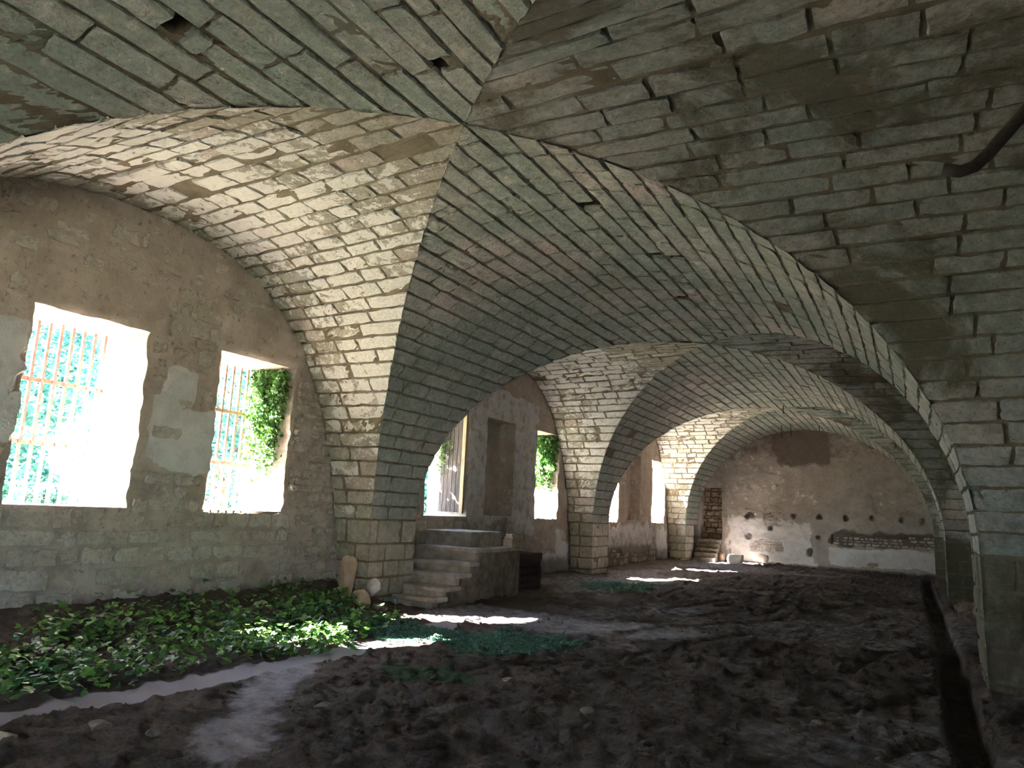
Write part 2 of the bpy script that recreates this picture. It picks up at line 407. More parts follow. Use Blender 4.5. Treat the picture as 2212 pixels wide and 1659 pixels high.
def sheet(f, toward, bs, span, na, D=-0.035, rough=0.006, seed=1, holes=()):
    """closed mortar bed behind the blocks; span(b)->(a0,a1)"""
    bs = np.asarray(bs); sp_ = np.array([span(b) for b in bs])
    t = np.linspace(0, 1, na)
    A = sp_[:, 0, None]*(1-t)+sp_[:, 1, None]*t; B = np.repeat(bs[:, None], na, 1)
    P, N = surf_normal(f, A, B, toward)
    r = np.random.default_rng(seed)
    Dd = D+r.normal(0, rough, A.shape)
    for ha, hb in holes: Dd = np.where((np.abs(A-ha) < 0.09) & (np.abs(B-hb) < 0.028), -0.28, Dd)
    V = P+N*Dd[..., None]
    idx = np.arange(A.size).reshape(A.shape)
    Q = np.stack([idx[:-1, :-1], idx[:-1, 1:], idx[1:, 1:], idx[1:, :-1]], -1).reshape(-1, 4)
    return V.reshape(-1, 3), Q
def join(parts):
    """parts: list of (V,Q,attr|None,mi)"""
    Vs, Qs, As, Ms = [], [], [], []; n = 0
    for V, Q, a, mi in parts:
        if len(V) == 0: continue
        Vs.append(V); Qs.append(np.asarray(Q)+n); As.append(a if a is not None else np.full((len(V), 3), 0.5))
        Ms.append(np.full(len(Q), mi)); n += len(V)
    return np.concatenate(Vs), np.concatenate(Qs), np.concatenate(As), np.concatenate(Ms)

# ------------------------------------------------------------------ the vault
def wall_half(z):        # half width of the wall arch at height z
    return HB*(1-np.clip((z-ZS2)/(ZCW-ZS2), 0, 1)**NW)**(1/NW)
def lat(k, side):
    vc = crown(k); uw = UWL if side < 0 else UWR
    def f(A, PH):
        c = np.cos(PH); s = np.abs(np.sin(PH))
        ug = UC+side*HA*np.abs(c); vg = vc+HB*c; zg = ZS+(ZC-ZS)*s
        zw = ZS+(zg-ZS)*(ZCW-ZS)/(ZC-ZS); vw = vc+np.sign(c)*wall_half(zw)
        ln = np.abs(uw-ug); t = A/ln
        u = uw+(ug-uw)*t
        return np.stack([u+0*A, vw+(vg-vw)*t, zw+(zg-zw)*t], -1)
    def toward(P):
        Q = P.copy(); Q[..., 1] = vc; Q[..., 2] = 1.0; return Q
    def ln(PH): return abs(uw-(UC+side*HA*abs(math.cos(PH))))
    return f, toward, ln
def lon(j, v_lo=None, v_hi=None):
    def f(A, TH):
        return np.stack([UC-HA*np.cos(TH)+0*A, A+0*TH, ZS+(ZC-ZS)*np.sin(TH)], -1)
    def toward(P):
        Q = P.copy(); Q[..., 0] = UC; Q[..., 2] = 1.0; return Q
    def span(TH):
        c = abs(math.cos(TH))
        a = crown(j)+HB*c if v_lo is None else v_lo; b = crown(j+1)-HB*c if v_hi is None else v_hi
        return (a, max(b, a+0.01))
    return f, toward, span
def rows_arc(n, seed, var=0.10):
    r = np.random.default_rng(seed); d = 1+r.uniform(-var, var, n); d = np.concatenate([d, d[::-1]])
    e = np.concatenate([[0], np.cumsum(d)]); return e/e[-1]*PI
def holes_fn(hs, f):
    return None

CEIL_HOLES = [(-3.10, 5.08), (-4.70, 6.34), (-2.93, 8.83), (-2.55, 8.89), (-3.07, 7.07), (-2.99, 10.88), (-4.49, 2.82), (-3.22, 4.16)]
def lime_lat(P):
    # whitewash survives on the window side, mostly high on the far half
    u, v, z = P[..., 0], P[..., 1], P[..., 2]
    return np.clip(0.52-0.30*np.abs(u+6.6), -0.6, 0.6)+0.25*sstep(z, 2.0, 3.2)-0.15
def web_holes(j):
    out = []
    for hu, hv in CEIL_HOLES:
        out.append((hv, math.acos(max(-1, min(1, (UC-hu)/HA)))))
    return out
def hole_skip(hs):
    def sk(a, b):
        m = np.zeros(len(a), bool)
        for ha, hb in hs: m |= (np.abs(a-ha) < 0.03) & (np.abs(b-hb) < 0.032)
        return m
    return sk
n_rows = 26
for k in range(-1, 3):
    for side in (-1, 1):
        f, tw, ln = lat(k, side)
        fine = k in (0, 1)
        rows = rows_arc(n_rows, 100+k*7+side)
        V, Q, A = blocks(f, tw, rows, lambda b: [(0.0, ln(b))], 0.50 if side < 0 else 0.85, bscale=3.9, seed=200+k*5+side,
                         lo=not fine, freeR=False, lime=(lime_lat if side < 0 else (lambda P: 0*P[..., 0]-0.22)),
                         dsd=0.006, rough=0.004, edge=0.013, gap=0.008)
        Vs, Qs = sheet(f, tw, np.linspace(0, PI, 241), lambda b: (0.0, ln(b)), 26, D=-0.018 if side < 0 else -0.022, seed=k+9)
        V, Q, A, mi = join([(V, Q, A, 0), (Vs, Qs, None, 1)])
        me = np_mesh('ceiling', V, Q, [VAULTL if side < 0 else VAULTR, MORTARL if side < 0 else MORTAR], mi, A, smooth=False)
        link('ceiling', me, kind='structure')
for j in range(-2, 3):
    vlo = VB if j == -2 else None; vhi = VF+0.02 if j == 2 else None
    if j == -2: vhi = None
    f, tw, span = lon(j, vlo, vhi)
    if j == -2:
        sp0 = span; span = lambda b: (VB, max(crown(-1)-HB*abs(math.cos(b)), VB+0.01))
    rows = rows_arc(n_rows, 400+j)
    V, Q, A = blocks(f, tw, rows, lambda b: [span(b)], 0.85 if j < 0 else 0.62, bscale=4.0, seed=500+j, lo=j not in (-1, 0), freeL=False, freeR=False,
                     lime=lambda P: 0.05*np.cos(P[..., 1]*1.3)+(-0.08 if P[..., 1].mean() < 5 else -0.2), dsd=0.008 if j < 0 else 0.0045, rough=0.004, edge=0.013, gap=0.008,
                     skip=hole_skip(web_holes(j)), holes=web_holes(j))
    Vs, Qs = sheet(f, tw, np.linspace(0, PI, 241), span, 200 if j in (-1, 0) else 26, D=-0.022, seed=j+40, holes=web_holes(j) if j in (-1, 0) else ())
    V, Q, A, mi = join([(V, Q, A, 0), (Vs, Qs, None, 1)])
    link('ceiling', np_mesh('ceiling', V, Q, [VAULT, MORTAR], mi, A, smooth=False), kind='structure')

# ------------------------------------------------------------------ piers
PIER_LABELS = {
    (0, -1): 'nearest big pale stone pier on the left, between the ivy window and the stairs',
    (1, -1): 'second left stone pier, just beyond the pallets and the narrow ivy window',
    (2, -1): 'slim far left stone pier beside the doorway in the end wall',
    (0, 1): 'nearest dark right-hand pier filling the right edge beside the trench',
    (1, 1): 'second right-hand pier, seen inside the curve of the nearest right arch',
    (2, 1): 'farthest right-hand pier in shadow against the end wall'}
for k in range(-1, 3):
    for side in (-1, 1):
        uw, uh = (UWL, UL) if side < 0 else (UWR, UR)
        vp = pier_v(k); hb = T/2
        zr = [-0.15]
        r = np.random.default_rng(60+k*3+side)
        while zr[-1] < ZS-0.3: zr.append(zr[-1]+r.uniform(0.25, 0.31))
        zr[-1] = ZS-0.0 if ZS-zr[-1] < 0.15 else zr[-1]
        if zr[-1] < ZS: zr.append(ZS)
        zr = np.array(zr)
        parts = []
        for face in ('near', 'far', 'hall'):
            if face == 'hall':
                f = lambda A, B: np.stack([uh+0*A, A, B+0*A], -1)
                sp_ = lambda b: [(vp-hb, vp+hb)]
            else:
                sgn = -1 if face == 'near' else 1
                def f(A, B, sgn=sgn):
                    hw = L/2-wall_half(B)
                    t = A/REC
                    return np.stack([uw+(uh-uw)*t, vp+sgn*(hw+(hb-hw)*t), B+0*A], -1)
                sp_ = lambda b: [(0.05, REC)]
            def tw(P, face=face):
                Q_ = P.copy()
                if face == 'hall': Q_[..., 0] += -side*5
                elif face == 'near': Q_[..., 1] -= 5
                else: Q_[..., 1] += 5
                return Q_
            lo = k > 0
            V, Q, A = blocks(f, tw, zr, sp_, 0.48, seed=700+k*11+side*3+len(face), lo=lo, freeL=False, freeR=False, dsd=0.004, rough=0.004,
                             gap=0.008, depth=0.03, missing=0, lime=lambda P: 0*P[..., 0]-0.15+0.12*sstep(P[..., 2], 0.2, 1.4), jit=0.004)
            parts.append((V, Q, A, 0))
            Vs, Qs = sheet(f, tw, np.linspace(-0.15, ZS, 16), lambda b: sp_(b)[0], 14, D=-0.018, rough=0.004)
            parts.append((Vs, Qs, None, 1))
        V, Q, A, mi = join(parts)
        V = V-np.array([(uw+uh)/2, vp, 0])
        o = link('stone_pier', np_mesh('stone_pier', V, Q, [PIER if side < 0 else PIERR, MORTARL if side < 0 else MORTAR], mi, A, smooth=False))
        o.location = ((uw+uh)/2, vp, 0)
        o['label'] = PIER_LABELS.get((k, side), ('left-hand' if side < 0 else 'right-hand')+' stone pier level with the viewpoint, outside the picture'); o['category'] = 'pier'

# ------------------------------------------------------------------ window wall on the left
WT = 1.0
OPEN = [  # v0, v1, z0, z1, depth (WT = right through)
    (-6.3, -4.9, 1.42, 3.6, WT), (-2.6, -1.3, 1.42, 3.6, WT),  # two unseen windows behind the camera, added to light the hall
    (3.93, 5.29, 1.40, 3.58, WT), (6.36, 7.73, 1.39, 3.60, WT),
    (11.30, 12.74, 1.40, 3.62, WT), (13.44, 14.72, 1.46, 3.63, 0.42), (15.86, 17.22, 1.42, 3.63, WT),
    (20.30, 21.72, 1.38, 3.62, WT), (22.55, 23.85, 1.46, 3.62, 0.35), (25.18, 26.62, 1.38, 3.62, WT),
]
def wall_mesh(name, put, a_rng, z_rng, step, holes, height, attrs, mats, blk=None, extra=None):
    """heightfield wall with real openings. put(a, z, d) -> point, d = into the room"""
    a = list(np.arange(a_rng[0], a_rng[1]+step*0.5, step)); z = list(np.arange(z_rng[0], z_rng[1]+step*0.5, step))
    for (a0, a1, z0, z1, dp) in holes:
        for x, lst in ((a0, a), (a1, a), (z0, z), (z1, z)):
            i = int(np.argmin(np.abs(np.array(lst)-x))); lst[i] = x
    a = np.array(sorted(set(a))); z = np.array(sorted(set(z)))
    A, Z = np.meshgrid(a, z, indexing='ij')
    H = height(A, Z)
    At = attrs(A, Z)
    # ragged opening edges
    Aj = A.copy(); Zj = Z.copy()
    for (a0, a1, z0, z1, dp) in holes:
        on = ((np.abs(A-a0) < 1e-6) | (np.abs(A-a1) < 1e-6)) & (Z > z0-1e-6) & (Z < z1+1e-6)
        Aj = np.where(on, A+(fbm(A*3+7, Z*7, 3)-0.5)*0.07, Aj)
        on2 = ((np.abs(Z-z0) < 1e-6) | (np.abs(Z-z1) < 1e-6)) & (A > a0-1e-6) & (A < a1+1e-6)
        Zj = np.where(on2, Z+(fbm(A*7, Z*3+5, 3)-0.5)*0.05, Zj)
    P = put(Aj, Zj, H)
    idx = np.arange(A.size).reshape(A.shape)
    ca, cz = (a[:-1]+a[1:])/2, (z[:-1]+z[1:])/2
    CA, CZ = np.meshgrid(ca, cz, indexing='ij'); keep = np.ones(CA.shape, bool)
    for (a0, a1, z0, z1, dp) in holes:
        keep &= ~((CA > a0) & (CA < a1) & (CZ > z0) & (CZ < z1))
    Q = np.stack([idx[:-1, :-1], idx[1:, :-1], idx[1:, 1:], idx[:-1, 1:]], -1)[keep]
    parts = [(P.reshape(-1, 3), Q, At.reshape(-1, 3), 0)]
    # reveals, sills, lintel undersides and niche backs
    for (a0, a1, z0, z1, dp) in holes:
        ia = [i for i, x in enumerate(a) if a0-1e-6 <= x <= a1+1e-6]; iz = [i for i, x in enumerate(z) if z0-1e-6 <= x <= z1+1e-6]
        nd = 9
        def strip(pa, pz, h):
            d = np.linspace(0, 1, nd)
            PA = np.repeat(pa[:, None], nd, 1); PZ = np.repeat(pz[:, None], nd, 1)
            DD = h[:, None]*(1-d)+(-dp)*d
            n_ = (fbm(PA*4+DD*3, PZ*4+DD*5, 4)-0.5)*0.03*np.sin(d*PI)
            cx = (a0+a1)/2; cz_ = (z0+z1)/2
            PA = PA+n_*(np.abs(pa-a0) < .08)[:, None]-n_*(np.abs(pa-a1) < .08)[:, None]
            PZ = PZ+n_*(np.abs(pz-z0) < .08)[:, None]
            P_ = put(PA, PZ, DD); ii = np.arange(PA.size).reshape(PA.shape)
            q_ = np.stack([ii[:-1, :-1], ii[1:, :-1], ii[1:, 1:], ii[:-1, 1:]], -1).reshape(-1, 4)
            at = np.zeros(P_.shape); at[..., 0] = 0.42; at[..., 1] = 0.0
            return (P_.reshape(-1, 3), q_, at.reshape(-1, 3), 0)
        for i in (ia[0], ia[-1]):
            parts.append(strip(Aj[i, iz], Zj[i, iz], H[i, iz]))
        for i in (iz[0], iz[-1]):
            parts.append(strip(Aj[ia, i], Zj[ia, i], H[ia, i]))
        if dp < WT:
            g1, g2 = np.meshgrid(np.linspace(a0-.04, a1+.04, 24), np.linspace(z0-.04, z1+.04, 36), indexing='ij')
            P_ = put(g1, g2, -dp+(fbm(g1*4, g2*4, 4)-0.5)*0.05); ii = np.arange(g1.size).reshape(g1.shape)
            q_ = np.stack([ii[:-1, :-1], ii[1:, :-1], ii[1:, 1:], ii[:-1, 1:]], -1).reshape(-1, 4)
            at = np.zeros(P_.shape); at[..., 0] = 0.1
            parts.append((P_.reshape(-1, 3), q_, at.reshape(-1, 3), 0))
    if blk: parts += blk
    if extra:
        for b in extra: parts.append(b)
    V, Q, At, mi = join(parts)
    me = np_mesh(name, V, Q, mats, mi, At); me.polygons.foreach_set('use_smooth', mi == 0); return link(name, me, kind='structure')
def box_part(x0, x1, y0, y1, z0, z1, mi=0):
    V = np.array([(x0, y0, z0), (x1, y0, z0), (x1, y1, z0), (x0, y1, z0), (x0, y0, z1), (x1, y0, z1), (x1, y1, z1), (x0, y1, z1)], float)
    Q = np.array([(3, 2, 1, 0), (4, 5, 6, 7), (0, 1, 5, 4), (1, 2, 6, 5), (2, 3, 7, 6), (3, 0, 4, 7)])
    return (V, Q, np.zeros((8, 3)), mi)

def rect_mask(A, Z, a0, a1, z0, z1, e=0.05, n=0.12, s=3.0):
    w_ = (fbm(A*s, Z*s, 4, 2.2)-0.5)*2*n; w2 = (fbm(A*s+31, Z*s, 4, 5.2)-0.5)*2*n
    return sstep(A+w_, a0-e, a0+e)*(1-sstep(A+w_, a1-e, a1+e))*sstep(Z+w2, z0-e, z0+e)*(1-sstep(Z+w2, z1-e, z1+e))
def left_plaster(A, Z):
    m = rect_mask(A, Z, 5.36, 6.45, 1.93, 2.72, 0.02, 0.22, 2.0); m = np.maximum(m, rect_mask(A, Z, 5.55, 6.0, 2.4, 3.2, 0.02, 0.16, 2.5))          # smooth pale patch between the two barred windows
    m = np.maximum(m, rect_mask(A, Z, 3.2, 3.95, 2.1, 3.4, 0.03, 0.25))
    m = np.maximum(m, rect_mask(A, Z, 12.7, 15.9, 1.0, 4.3, 0.03, 0.15)*0.55)
    for (a0, a1, z0, z1) in ((17.2, 18.0, 0.1, 1.0), (20.9, 25.1, 0.45, 1.25), (25.7, 27.0, 0.15, 1.2), (16.2, 17.6, 0.1, .6)):
        m = np.maximum(m, rect_mask(A, Z, a0, a1, z0, z1, 0.03, 0.35, 2.2))
    return m
def left_cover(A, Z):
    """earth mortar lying flush over the stones, more of it high up"""
    n = fbm(A*0.9+3, Z*1.1, 5, 7.7)
    c = sstep(n+0.17*sstep(Z, 1.0, 2.2)-0.10*sstep(A, 5.6, 6.2)*(1-sstep(A, 6.3, 6.9))*sstep(Z, 3.1, 3.4), 0.585, 0.66)
    c = np.maximum(c, rect_mask(A, Z, 3.75, 5.55, 3.55, 4.25, 0.03, 0.06))   # big lintel blocks
    c = np.maximum(c, rect_mask(A, Z, 6.3, 7.9, 3.6, 4.3, 0.03, 0.04))
    c = c*(1-rect_mask(A, Z, 7.78, 9.2, 0.3, 3.3, 0.1, 0.2))                  # bare rubble next to the pier
    c = c*(1-rect_mask(A, Z, 0.0, 7.7, 0.0, 1.05, 0.15, 0.3))
    return c
def left_h(A, Z):
    p = left_plaster(A, Z); c = left_cover(A, Z)
    h = -0.045+0.055*c+(fbm(A*6, Z*6, 5)-0.5)*0.035
    h = np.maximum(h, -0.02+0.05*sstep(p, 0.3, 0.5)+(fbm(A*2, Z*2, 2)-0.5)*0.01)
    h = h+0.02*rect_mask(A, Z, 3.8, 5.5, 3.62, 4.2, 0.02, 0.02)+0.05*rect_mask(A, Z, 6.34, 7.85, 3.62, 4.15, 0.02, 0.02)
    return h
def left_a(A, Z):
    a = np.zeros(A.shape+(3,)); a[..., 0] = left_plaster(A, Z)
    damp = sstep(0.75-Z, 0, 0.5)*0.75+0.55*rect_mask(A, Z, 12.2, 14.9, 0.6, 1.5, 0.2, 0.2)+0.5*rect_mask(A, Z, 20.0, 25.0, 0.3, 1.1, 0.1, 0.3)
    a[..., 1] = np.maximum(damp, 0.42*(1-left_cover(A, Z))*(1-sstep(a[..., 0], .2, .4)))
    return a
putL = lambda a, z, d: np.stack([UWL+d+0*a, a+0*d, z+0*d], -1)
fL = lambda A, B: np.stack([UWL+0*A, A+0*B, B+0*A], -1)
twL = lambda P: P+np.array([5.0, 0, 0])
def spans_open(a0, a1, opens, pad=0.055):
    def s(b):
        cuts = [(a0, a1)]
        for (o0, o1, z0, z1, dp) in opens:
            if z0-0.07 < b < z1+0.07:
                nw = []
                for (x, y) in cuts:
                    if o1+pad <= x or o0-pad >= y: nw.append((x, y)); continue
                    if o0-pad > x: nw.append((x, o0-pad))
                    if o1+pad < y: nw.append((o1+pad, y))
                cuts = nw
        return cuts
    return s
def irr_rows(z0, z1, lo_, hi_, seed):
    r = np.random.default_rng(seed); e = [z0]
    while e[-1] < z1: e.append(e[-1]+r.uniform(lo_, hi_))
    return np.array(e)
blkL = []
sp1 = spans_open(0.6, 7.75, OPEN)
V, Q, A = blocks(fL, twL, irr_rows(-0.05, 1.36, 0.19, 0.30, 5), spans_open(-9, 7.85, OPEN), 0.42, seed=31, dsd=0.018, rough=0.006, gap=0.016, depth=0.05, jit=0.012, lenvar=0.55, missing=0.0, lime=lambda P: 0*P[..., 0]-0.3)
blkL.append((V, Q, A, 1))
V, Q, A = blocks(fL, twL, irr_rows(1.36, 5.0, 0.12, 0.24, 6), spans_open(-9, 7.80, OPEN), 0.27, seed=32, dsd=0.020, rough=0.007, gap=0.016, depth=0.05, jit=0.014, lenvar=0.6, missing=0.0, lime=lambda P: 0*P[..., 0]-0.25)
blkL.append((V, Q, A, 1))
V, Q, A = blocks(fL, twL, irr_rows(0.0, 3.4, 0.07, 0.17, 8), spans_open(7.80, 9.2, OPEN), 0.20, seed=33, dsd=0.028, rough=0.009, gap=0.012, depth=0.06, jit=0.013, lenvar=0.7, missing=0.05, lime=lambda P: 0*P[..., 0]-0.3)
blkL.append((V, Q, A, 1))
V, Q, A = blocks(fL, twL, irr_rows(0.0, 5.0, 0.15, 0.26, 9), spans_open(9.9, 28.9, OPEN), 0.36, seed=34, dsd=0.006, rough=0.006, gap=0.014, depth=0.05, jit=0.012, lenvar=0.6, lo=True, missing=0.0, lime=lambda P: 0*P[..., 0]-0.3)
V = V-np.array([0.012, 0, 0]); blkL.append((V, Q, A, 1))
# thickness of the wall behind its face, pierced by the same openings
ext = []
vs = sorted(set([VB-0.6, VF+1.2]+[o[0]-0.07 for o in OPEN]+[o[1]+0.07 for o in OPEN]))
for i in range(len(vs)-1):
    v0, v1 = vs[i], vs[i+1]; mid_ = (v0+v1)/2
    o = [q for q in OPEN if q[0]-0.07 < mid_ < q[1]+0.07]
    x0, x1 = UWL-WT, UWL-0.075
    if not o: ext.append(box_part(x0, x1, v0, v1, -0.5, 6.2))
    else:
        o = o[0]
        ext.append(box_part(x0, x1, v0, v1, -0.5, o[2]-0.06)); ext.append(box_part(x0, x1, v0, v1, o[3]+0.06, 6.2))
        if o[4] < WT: ext.append(box_part(x0, UWL-o[4]-0.05, v0, v1, o[2]-0.06, o[3]+0.06))
_ext = []
for (V, Q, a, mi) in ext:
    _ext.append((V, Q, a, mi))
wall_mesh('wall_left', putL, (VB-0.3, VF+0.2), (-0.3, 5.2), 0.045, OPEN, left_h, left_a, [WALLM, WALLST], blkL, _ext)

# ------------------------------------------------------------------ far wall
FAR_HOLES = [(-5.46, 1.85, .14, .10), (-5.58, 1.78, .1, .08), (-4.74, 1.86, .085, .08), (-3.91, 1.85, .08, .08), (-3.01, 1.86, .08, .09), (-2.11, 1.87, .08, .09), (-1.25, 1.89, .08, .09),
             (-0.35, 1.88, .06, .08), (0.3, 1.86, .09, .09), (-4.75, 1.37, .08, .08), (-5.56, 1.04, .12, .14), (-3.05, 1.12, .07, .08), (-3.36, .56, .09, .14), (-4.47, 3.0, .03, .03), (-1.2, 1.1, .07, .06), (-1.3, 0.25, .16, .06)]
DOORF = (-7.39, -6.56, 0.83, 2.85, WT)
def far_bare(A, Z):
    m = rect_mask(A, Z, -5.5, -4.3, 0.52, 0.92, 0.03, 0.10, 3)
    m = np.maximum(m, rect_mask(A, Z, -2.6, 0.7, 0.85, 1.25, 0.05, 0.18, 2))
    m = np.maximum(m, rect_mask(A, Z, -5.0, -4.3, 1.5, 1.95, 0.03, 0.15, 3)*0.6)
    return m
def far_hole(A, Z):
    m = np.zeros_like(A)
    for (x, z, rx, rz) in FAR_HOLES:
        d = np.sqrt(((A-x)/rx)**2+((Z-z)/rz)**2)+0.5*(vnoise(A*14, Z*14, x)-0.5)
        m = np.maximum(m, 1-sstep(d, 0.85, 1.1))
    return m
def far_h(A, Z):
    h = (fbm(A*3, Z*3, 5)-0.5)*0.03
    h = h-0.035*sstep(far_bare(A, Z), .3, .6)-0.02*sstep(fbm(A*1.1+2, Z*1.3, 5, 4.4), 0.52, 0.56)
    return h-0.25*far_hole(A, Z)
def far_a(A, Z):
    a = np.zeros(A.shape+(3,))
    w_ = sstep(fbm(A*0.8+9, Z*0.9, 4, 1.1), 0.40, 0.60)
    low = rect_mask(A, Z, -6.4, -3.2, -0.2, 1.7, 0.35, 0.4, 1.3)
    lowR = rect_mask(A, Z, -2.7, 0.8, 0.15, 0.82, 0.06, 0.16, 1.6)
    a[..., 0] = np.clip(0.85*low+0.6*lowR+0.32*sstep(Z, 1.7, 2.4)*w_+0.1, 0, 1)
    up = sstep(Z, 3.3, 4.4)*0.55+0.5*rect_mask(A, Z, -4.4, -2.6, 3.7, 5.2, 0.2, 0.4, 1.3)
    band = 0.75*rect_mask(A, Z, -2.7, 0.7, 0.85, 1.35, 0.1, 0.2)+0.35*sstep(A, -3.4, -1.4)*sstep(Z, 0.9, 1.2)
    base = 0.8*(1-sstep(Z, 0.0, 0.22))
    a[..., 1] = np.maximum(np.maximum(up, band), np.maximum(base, 0.9*far_bare(A, Z)*0.5))*(1-0.5*lowR)
    return a
putF = lambda a, z, d: np.stack([a+0*d, VF-d+0*a, z+0*d], -1)
fF = lambda A, B: np.stack([A+0*B, VF+0*A, B+0*A], -1)
twF = lambda P: P-np.array([0, 5.0, 0])
def far_skip(a, b):
    m = far_bare(a, b) < 0.4
    return m
V, Q, A = blocks(fF, twF, irr_rows(0.3, 2.0, 0.08, 0.13, 12), lambda b: [(-6.3, 0.7)], 0.2, seed=71, dsd=0.008, gap=0.012, depth=0.05, jit=0.01, lenvar=.5, lo=True, missing=0, skip=far_skip)
V = V+np.array([0, 0.02, 0])
blkF = [(V, Q, A, 1)]
V, Q, A = blocks(lambda A, B: np.stack([A+0*B, VF+0.38+0*A, B+0*A], -1), twF, irr_rows(0.83, 2.9, 0.10, 0.24, 13), lambda b: [(DOORF[0]-.05, DOORF[1]+.05)], 0.28, seed=72, dsd=0.03, gap=0.014, depth=0.06, jit=0.016, lenvar=.5, missing=0)
blkF.append((V, Q, A, 2))
V, Q, A = blocks(fF, twF, np.arange(0.3, 3.2, 0.27), lambda b: [(-6.53, -6.2)], 0.3, seed=73, dsd=0.004, gap=0.006, depth=0.03, jit=0.004, lo=True, missing=0, lime=lambda P: 0*P[..., 0]-0.4)
V = V-np.array([0, 0.004, 0]); blkF.append((V, Q, A, 3))
extF = []
for (x0, x1, z0, z1) in ((-9.5, DOORF[0], -.5, 6.2), (DOORF[1], 2.6, -.5, 6.2), (DOORF[0], DOORF[1], -.5, DOORF[2]-.03), (DOORF[0], DOORF[1], DOORF[3]+.03, 6.2)):
    extF.append(box_part(x0, x1, VF+0.30, VF+1.2, z0, z1))
extF.append(box_part(DOORF[0]-.1, DOORF[1]+.1, VF+0.43, VF+1.0, 0.5, 3.0, 4))
wall_mesh('wall_far', putF, (-8.3, 1.35), (-0.3, 5.2), 0.035, [DOORF], far_h, far_a, [FARM, WALLST, ROCK, PIER, MORTAR], blkF, extF)
o = MB(); o.box(-9.6, 2.6, VB-0.6, VB, -0.5, 6.2); o.build('wall_back', WALLM, kind='structure')
OPENR = [(-6.4, -2.4, -0.25, 3.0, WT)]  # unseen doorway behind the camera, added to brighten the left wall
# right wall (behind the right-hand arches) and an unseen slab added above the vaults to block sky light
putR = lambda a, z, d: np.stack([UWR-d+0*a, a+0*d, z+0*d], -1)
fR = lambda A, B: np.stack([UWR+0*A, A+0*B, B+0*A], -1)
V, Q, A = blocks(fR, lambda P: P-np.array([5.0, 0, 0]), irr_rows(-0.1, 5.0, 0.2, 0.28, 15), spans_open(VB, VF, OPENR), 0.5, seed=81, dsd=0.006, lo=True, missing=0.02, lime=lambda P: 0*P[..., 0]-0.5)
wall_mesh('wall_right', putR, (VB-0.3, VF+0.2), (-0.3, 5.2), 0.09, OPENR, lambda A, Z: -0.03+(fbm(A*5, Z*5, 3)-.5)*.02,
          lambda A, Z: np.stack([0*A, 0*A+0.3, 0*A], -1), [WALLM, VAULT], [(V, Q, A, 1)], [box_part(UWR+0.06, UWR+1.0, VB-0.6, -6.4, -0.5, 6.2), box_part(UWR+0.06, UWR+1.0, -2.4, VF+1.2, -0.5, 6.2), box_part(UWR+0.06, UWR+1.0, -6.4, -2.4, 3.0, 6.2)])
o = MB(); o.box(-9.4, 2.5, VB-0.6, VF+1.2, 5.45, 6.3); o.build('ceiling', MORTAR, kind='structure')


# ------------------------------------------------------------------ floor
def seg_dist(X, Y, pts):
    d = np.full(X.shape, 1e9)
    for (x0, y0), (x1, y1) in zip(pts[:-1], pts[1:]):
        dx, dy = x1-x0, y1-y0; t = np.clip(((X-x0)*dx+(Y-y0)*dy)/(dx*dx+dy*dy), 0, 1)
        d = np.minimum(d, np.hypot(X-x0-t*dx, Y-y0-t*dy))
    return d
PATH1 = [(-7.6, 0.0), (-6.6, 1.9), (-5.68, 2.95), (-5.6, 3.56), (-5.53, 4.3), (-5.62, 5.4), (-5.5, 6.3), (-5.6, 7.4), (-5.75, 8.6)]
PATH2 = [(-3.0, 2.4), (-3.75, 3.3), (-4.05, 3.62), (-4.75, 4.4), (-5.2, 5.1), (-5.5, 5.6)]
PATH3 = [(-6.2, 9.9), (-5.3, 9.9), (-4.4, 9.6), (-3.2, 10.2)]
def path_sheen_mask(X, Y):
    n = (fbm(X*2.2, Y*2.2, 4, 9.)-0.5)*0.5
    m = 1-sstep(seg_dist(X, Y, PATH1)+n*.6, 0.10, 0.27)
    m = np.maximum(m, 0.62*(1-sstep(seg_dist(X, Y, PATH2)+n*.9, 0.05, 0.42)))
    m = np.maximum(m, 0.55*(1-sstep(seg_dist(X, Y, PATH3)+n, 0.5, 1.3)))
    m = np.maximum(m, 0.42*sstep(fbm(X*0.45+4, Y*0.35, 4, 3.3), 0.46, 0.6)*sstep(Y, 4.0, 6))  # broad pale patches painting the sheen of reflected light on the floor
    return m
MOSSZ = [((-5.6, 7.75), (1.2, 0.55)), ((-4.35, 7.95), (0.85, 0.9)), ((-5.9, 15.7), (0.9, 1.4)), ((-4.2, 5.9), (0.5, 0.35))]
def moss_mask(X, Y):
    m = np.zeros_like(X)
    for (cx, cy_), (rx, ry) in MOSSZ:
        m = np.maximum(m, 1-sstep(np.sqrt(((X-cx)/rx)**2+((Y-cy_)/ry)**2)+(fbm(X*2.5, Y*2.5, 4)-0.5)*1.2, 0.7, 1.1))
    return m
